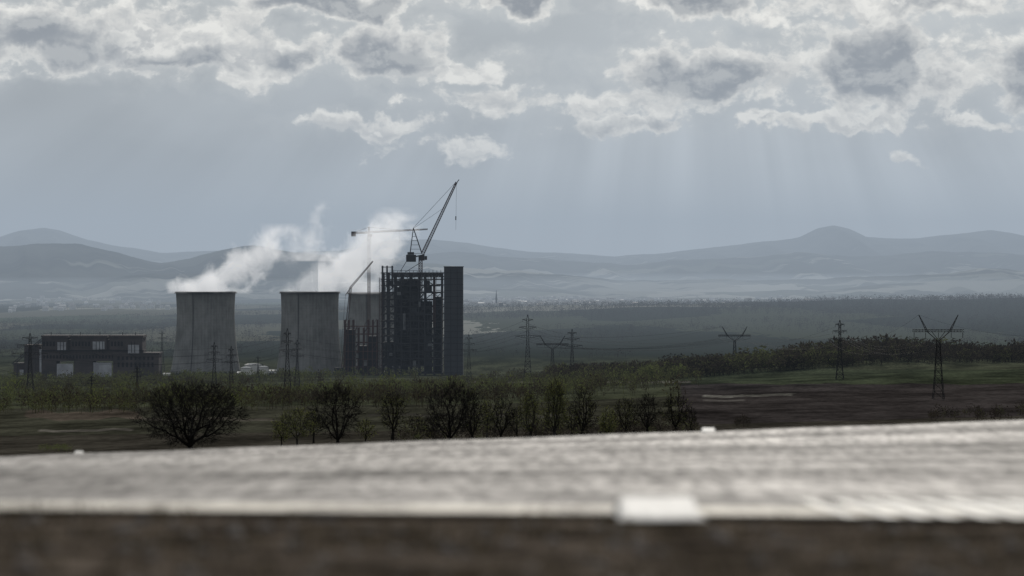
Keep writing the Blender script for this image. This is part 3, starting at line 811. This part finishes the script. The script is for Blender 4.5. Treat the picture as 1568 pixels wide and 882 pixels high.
# ---------------------------------------------------------------- steam
def steam(name,loc,size,pts,dens,seed,A=1.1,B=2.2,fade=1.0,nscale=.028):
    m,t=newmat('steam'); o=t.new('ShaderNodeOutputMaterial')
    tc=t.new('ShaderNodeTexCoord'); P0=tc.outputs['Object']
    wv=t.noise(t.vm('ADD',P0,(seed*37.,0,0)),nscale*.6,1,.5,out=1)
    P=t.vm('ADD',P0,t.vm('MULTIPLY',t.vm('SUBTRACT',wv,(.5,.5,.5)),(75,60,60)))
    s=t.sep(P)
    def curve(vals):
        zs=[p[0] for p in pts]; acc=vals[0]
        for i in range(len(zs)-1):
            n=t.new('ShaderNodeMapRange'); n.clamp=True; t.put(n.inputs[0],s[2]); 
            n.inputs[1].default_value=zs[i]; n.inputs[2].default_value=zs[i+1]; n.inputs[3].default_value=0; n.inputs[4].default_value=vals[i+1]-vals[i]
            acc=t.m('ADD',acc,n.outputs[0])
        return acc
    xc=curve([p[1] for p in pts]); r=curve([p[2] for p in pts])
    dx=t.m('SUBTRACT',s[0],xc); d=t.m('SQRT',t.m('ADD',t.m('MULTIPLY',dx,dx),t.m('MULTIPLY',s[1],s[1])))
    mask=t.m('SUBTRACT',1.0,t.m('DIVIDE',d,r))
    n1=t.noise(t.vm('ADD',P0,(seed*91.,13,0)),nscale,5,.65,.5)
    z0=t.sep(P0)[2]; ht=pts[-1][0]
    fd=t.sm(z0,0,ht,0,fade)
    e=t.m('ADD',t.m('MULTIPLY',mask,A),t.m('MULTIPLY',t.m('SUBTRACT',n1,.5),B)); e=t.m('SUBTRACT',e,fd)
    e=t.m('MULTIPLY',t.m('MAXIMUM',e,0.0),dens)
    e=t.m('MINIMUM',e,dens*.8)
    e=t.m('MULTIPLY',e,t.sm(z0,-4,3)); e=t.m('MULTIPLY',e,t.sm(z0,ht-10,ht+8,1,0))
    sc=t.new('ShaderNodeVolumeScatter'); sc.inputs['Color'].default_value=(.95,.95,.96,1); sc.inputs['Anisotropy'].default_value=.4
    t.put(sc.inputs['Density'],e)
    em=t.new('ShaderNodeEmission'); em.inputs[0].default_value=(.68,.70,.73,1); t.put(em.inputs[1],t.m('MULTIPLY',e,.42))  # small added glow, in place of part of the scattered light
    ad=t.new('ShaderNodeAddShader'); t.l.new(sc.outputs[0],ad.inputs[0]); t.l.new(em.outputs[0],ad.inputs[1]); t.l.new(ad.outputs[0],o.inputs['Volume'])
    m.cycles.volume_step_rate=1.2
    b=MB(); b.box(size[0],size[1],-50,50,size[2],size[3]); ob=b.obj(name,m); ob.location=loc
steam('steam_plume',W(315,447,4340),(-60,175,-4,105),[(0,0,58),(30,46,56),(60,84,54),(100,116,44)],.033,1,1.2,3.5,.42,.036)
steam('steam_plume',W(474.5,447,4340),(-60,200,-4,125),[(0,0,58),(30,46,66),(60,88,70),(115,132,50)],.033,2,1.2,3.5,.38,.034)
steam('steam_plume',W(470,400,4400),(-50,60,0,95),[(0,0,38),(40,8,28),(90,25,24)],.018,3,.9,3.2,.3,.04)
steam('steam_plume',W(560,448,4640),(-60,120,-4,140),[(0,0,42),(60,10,34),(90,25,40),(135,45,38)],.017,4,.95,3.0,.25,.035)

# ---------------------------------------------------------------- haze (aerial perspective)
def haze(name,x0,x1,y0,y1,z0,z1,sig,col):
    m,t=newmat(name); o=t.new('ShaderNodeOutputMaterial')
    ab=t.new('ShaderNodeVolumeAbsorption'); ab.inputs[0].default_value=(0,0,0,1); ab.inputs[1].default_value=sig
    em=t.new('ShaderNodeEmission'); em.inputs[0].default_value=c4(col); em.inputs[1].default_value=sig  # emission glow stands in for sunlight and skylight scattered by the haze
    ad=t.new('ShaderNodeAddShader'); t.l.new(ab.outputs[0],ad.inputs[0]); t.l.new(em.outputs[0],ad.inputs[1]); t.l.new(ad.outputs[0],o.inputs['Volume'])
    m.cycles.homogeneous_volume=True
    b=MB(); b.box(x0,x1,y0,y1,z0,z1); b.obj(name,m)
haze('haze',-30000,30000,1800,4880,-900,500,2.2e-5,(.25,.31,.385))
haze('haze',-39000,39000,4900,42000,-880,600,7.0e-5,(.35,.41,.48))
haze('haze',-38000,38000,10500,40000,-860,-80,5.0e-5,(.43,.485,.54))

# ---------------------------------------------------------------- sky
SUN_EL=math.radians(32); SUN_AZ=math.radians(6)
world=bpy.data.worlds.new('sky'); scene.world=world; world.use_nodes=True
wt_=world.node_tree; wt_.nodes.clear(); t=NT(wt_)
BL=[ # cx,cy,rx,ry,weight  in azimuth / altitude units
 (50,62,180,50,1.3),(230,60,130,52,1.0),(20,118,60,10,.5),(390,88,130,38,1.1),(345,40,50,30,.8),
 (500,4,170,26,1.2),(590,78,90,44,1.25),(700,104,75,22,.85),(795,4,75,22,1.1),
 (1060,6,90,24,1.25),(1075,116,130,50,1.25),(960,158,90,30,.8),(1180,125,60,44,.75),(955,190,115,16,.8),(1170,190,80,13,.8),(1310,190,90,12,.7),
 (1340,105,115,76,1.35),(1440,110,70,62,.9),(1550,122,65,60,1.1),(1500,192,110,13,.7),(1380,10,220,30,.95),
 (765,158,90,22,.8),(620,155,34,12,.6),(560,196,110,14,.8),(680,222,80,18,.6),(1380,242,30,9,.4)]
CO=[(55,66,120,38,1.2),(290,97,90,18,1.0),(440,94,60,16,.9),(520,6,170,20,1.1),(590,82,75,34,1.2),(795,6,60,18,1.1),(1062,8,66,18,1.2),
 (1070,125,115,34,1.2),(1345,108,100,60,1.35),(1552,124,50,42,1.1),(1440,20,100,12,.4),(960,192,60,9,.4),(1210,150,40,14,.4)]
tc=t.new('ShaderNodeTexCoord'); s=t.sep(tc.outputs['Generated'])
az=t.m('ARCTAN2',s[0],s[1]); el=t.m('ARCSINE',s[2])
Xc=t.m('MULTIPLY_ADD',az,4.355,.784); Yc=t.m('MULTIPLY_ADD',el,-4.355,.4)
Vc=t.comb(Xc,Yc,0.0)
wn=t.noise(Vc,12,4,.55,dim='2D',out=1)
wn2=t.vm('SUBTRACT',wn,(.5,.5,.5))
Vw=t.vm('MULTIPLY_ADD',wn2,(.12,.075,0),Vc)
def chain(L,start=None):
    f=start
    for cx,cy,rx,ry,w in L:
        sx=1000/rx/1.25; sy=1000/ry/1.25
        d=t.vm('LENGTH',t.vm('MULTIPLY_ADD',Vw,(sx,sy,0),(-cx/1000*sx,-cy/1000*sy,0)),out=1)
        v=t.m('MULTIPLY_ADD',d,-w,w); f=v if f is None else t.m('MAXIMUM',f,v)
    return f
field=t.m('MAXIMUM',chain(BL),-.9); core=chain(CO)
Vn=t.vm('MULTIPLY',Vc,(1,1.4,1))
Vn=t.vm('MULTIPLY_ADD',wn2,(.03,.03,0),Vn)
n1=t.noise(Vn,13,8,.60,dim='2D')
n2=t.noise(t.vm('ADD',Vn,(.004,-.020,0)),13,4,.60,dim='2D')
vo=t.new('ShaderNodeTexVoronoi',feature='F1'); vo.voronoi_dimensions='2D'; t.put(vo.inputs['Vector'],Vn); vo.inputs['Scale'].default_value=30; vo.inputs['Detail'].default_value=2.5; vo.inputs['Roughness'].default_value=.5
bil=t.m('SUBTRACT',.42,vo.outputs['Distance'])
nn=t.m('MULTIPLY',t.m('SUBTRACT',n1,.5),1.8)
d0=t.m('ADD',field,t.m('MULTIPLY_ADD',bil,.20,nn))
alpha=t.sm(d0,.0,.40)
cf=t.m('ADD',core,t.m('MULTIPLY',nn,.75))
dark=t.m('MULTIPLY',t.sm(cf,-.1,.8),t.sm(d0,.1,.6))
rel=t.m('SUBTRACT',n1,n2)
ccol=t.mix(t.sm(d0,.15,1.0),(.84,.83,.79,1),(.56,.57,.57,1))
ccol=t.mix(t.sm(rel,.0,.15,0,.8),ccol,(.98,.965,.91,1))
ccol=t.mix(t.sm(rel,.0,-.15,0,.5),ccol,(.44,.465,.485,1))
dcol=t.mix(t.sm(rel,-.10,.12),(.25,.275,.31,1),(.42,.44,.455,1))
ccol=t.mix(t.m('MULTIPLY',dark,.9),ccol,dcol)
lum=t.noise(t.vm('MULTIPLY',Vc,(1,2.2,1)),2.4,3,.5,dim='2D')
veilA=t.mix(t.sm(Yc,.08,.34),(.45,.48,.50,1),(.46,.495,.525,1))
ra=t.m('ARCTAN2',t.m('SUBTRACT',Xc,1.05),t.m('ADD',Yc,.55))
beam=t.noise(t.comb(t.m('MULTIPLY',ra,9),t.m('MULTIPLY',Yc,.5),0.0),1.0,3,.5,dim='2D')
bm_=t.m('MULTIPLY',t.sm(beam,.3,.75,-.06,.10),t.sm(Yc,.08,.26))
bm_=t.m('MULTIPLY',bm_,t.sm(Xc,.2,1.2,.55,1))
side=t.m('ADD',t.sm(Xc,0,1.3,-.10,.09),t.sm(lum,.3,.7,-.07,.09))
k=t.m('ADD',1.0,t.m('ADD',side,t.m('MULTIPLY',bm_,1.9)))
veil=t.mix(1.0,veilA,t.comb(k,k,k),'MULTIPLY')
thin=t.m('MULTIPLY',t.sm(d0,-.7,.2),t.sm(Yc,.30,.05)); veil=t.mix(t.m('MULTIPLY',thin,.5),veil,(.64,.66,.655,1))
col=t.mix(t.m('MULTIPLY',alpha,.93),veil,ccol)
bgA=t.new('ShaderNodeBackground'); t.put(bgA.inputs[0],col); bgA.inputs[1].default_value=1.0
sky=t.new('ShaderNodeTexSky',sky_type='NISHITA'); sky.sun_disc=False; sky.sun_elevation=SUN_EL; sky.sun_rotation=SUN_AZ
sky.dust_density=3; sky.air_density=1.2
ov=t.noise(tc.outputs['Generated'],4,3,.5)
ovc=t.mix(t.sm(ov,.35,.65),(3.0,3.3,3.7,1),(5.2,5.2,5.1,1))
bgB=t.new('ShaderNodeBackground'); t.put(bgB.inputs[0],t.mix(.8,sky.outputs[0],ovc)); bgB.inputs[1].default_value=.1
win=t.m('MULTIPLY',t.m('MULTIPLY',t.sm(az,-.60,-.45),t.sm(az,.60,.45)),t.m('MULTIPLY',t.sm(Yc,-.30,-.10),t.sm(s[1],0,.01)))
ms=t.new('ShaderNodeMixShader'); t.put(ms.inputs[0],win); t.l.new(bgB.outputs[0],ms.inputs[1]); t.l.new(bgA.outputs[0],ms.inputs[2])
wo=t.new('ShaderNodeOutputWorld'); t.l.new(ms.outputs[0],wo.inputs[0])
try:
    world.cycles.sampling_method='MANUAL'; world.cycles.sample_map_resolution=512
except Exception as ex: print(ex)

sl=bpy.data.lights.new('sun','SUN'); sl.energy=2.2; sl.angle=math.radians(.8); sl.color=(1,.95,.88)
so=bpy.data.objects.new('sun',sl); COL.objects.link(so)
from mathutils import Vector
dirv=Vector((math.sin(SUN_AZ)*math.cos(SUN_EL),math.cos(SUN_AZ)*math.cos(SUN_EL),math.sin(SUN_EL)))
so.rotation_euler=dirv.to_track_quat('Z','Y').to_euler(); so.location=(0,0,200)

cam=bpy.data.cameras.new('camera'); co=bpy.data.objects.new('camera',cam); COL.objects.link(co); scene.camera=co
cam.lens=100; cam.sensor_width=36; cam.clip_start=.1; cam.clip_end=90000
co.location=(0,0,0); co.rotation_euler=(math.radians(90-.5394),0,0)
cam.dof.use_dof=True; cam.dof.focus_distance=3000; cam.dof.aperture_fstop=1.2
scene.view_settings.view_transform='Standard'; scene.view_settings.look='None'; scene.view_settings.exposure=0
print('built',time.time()-T00)
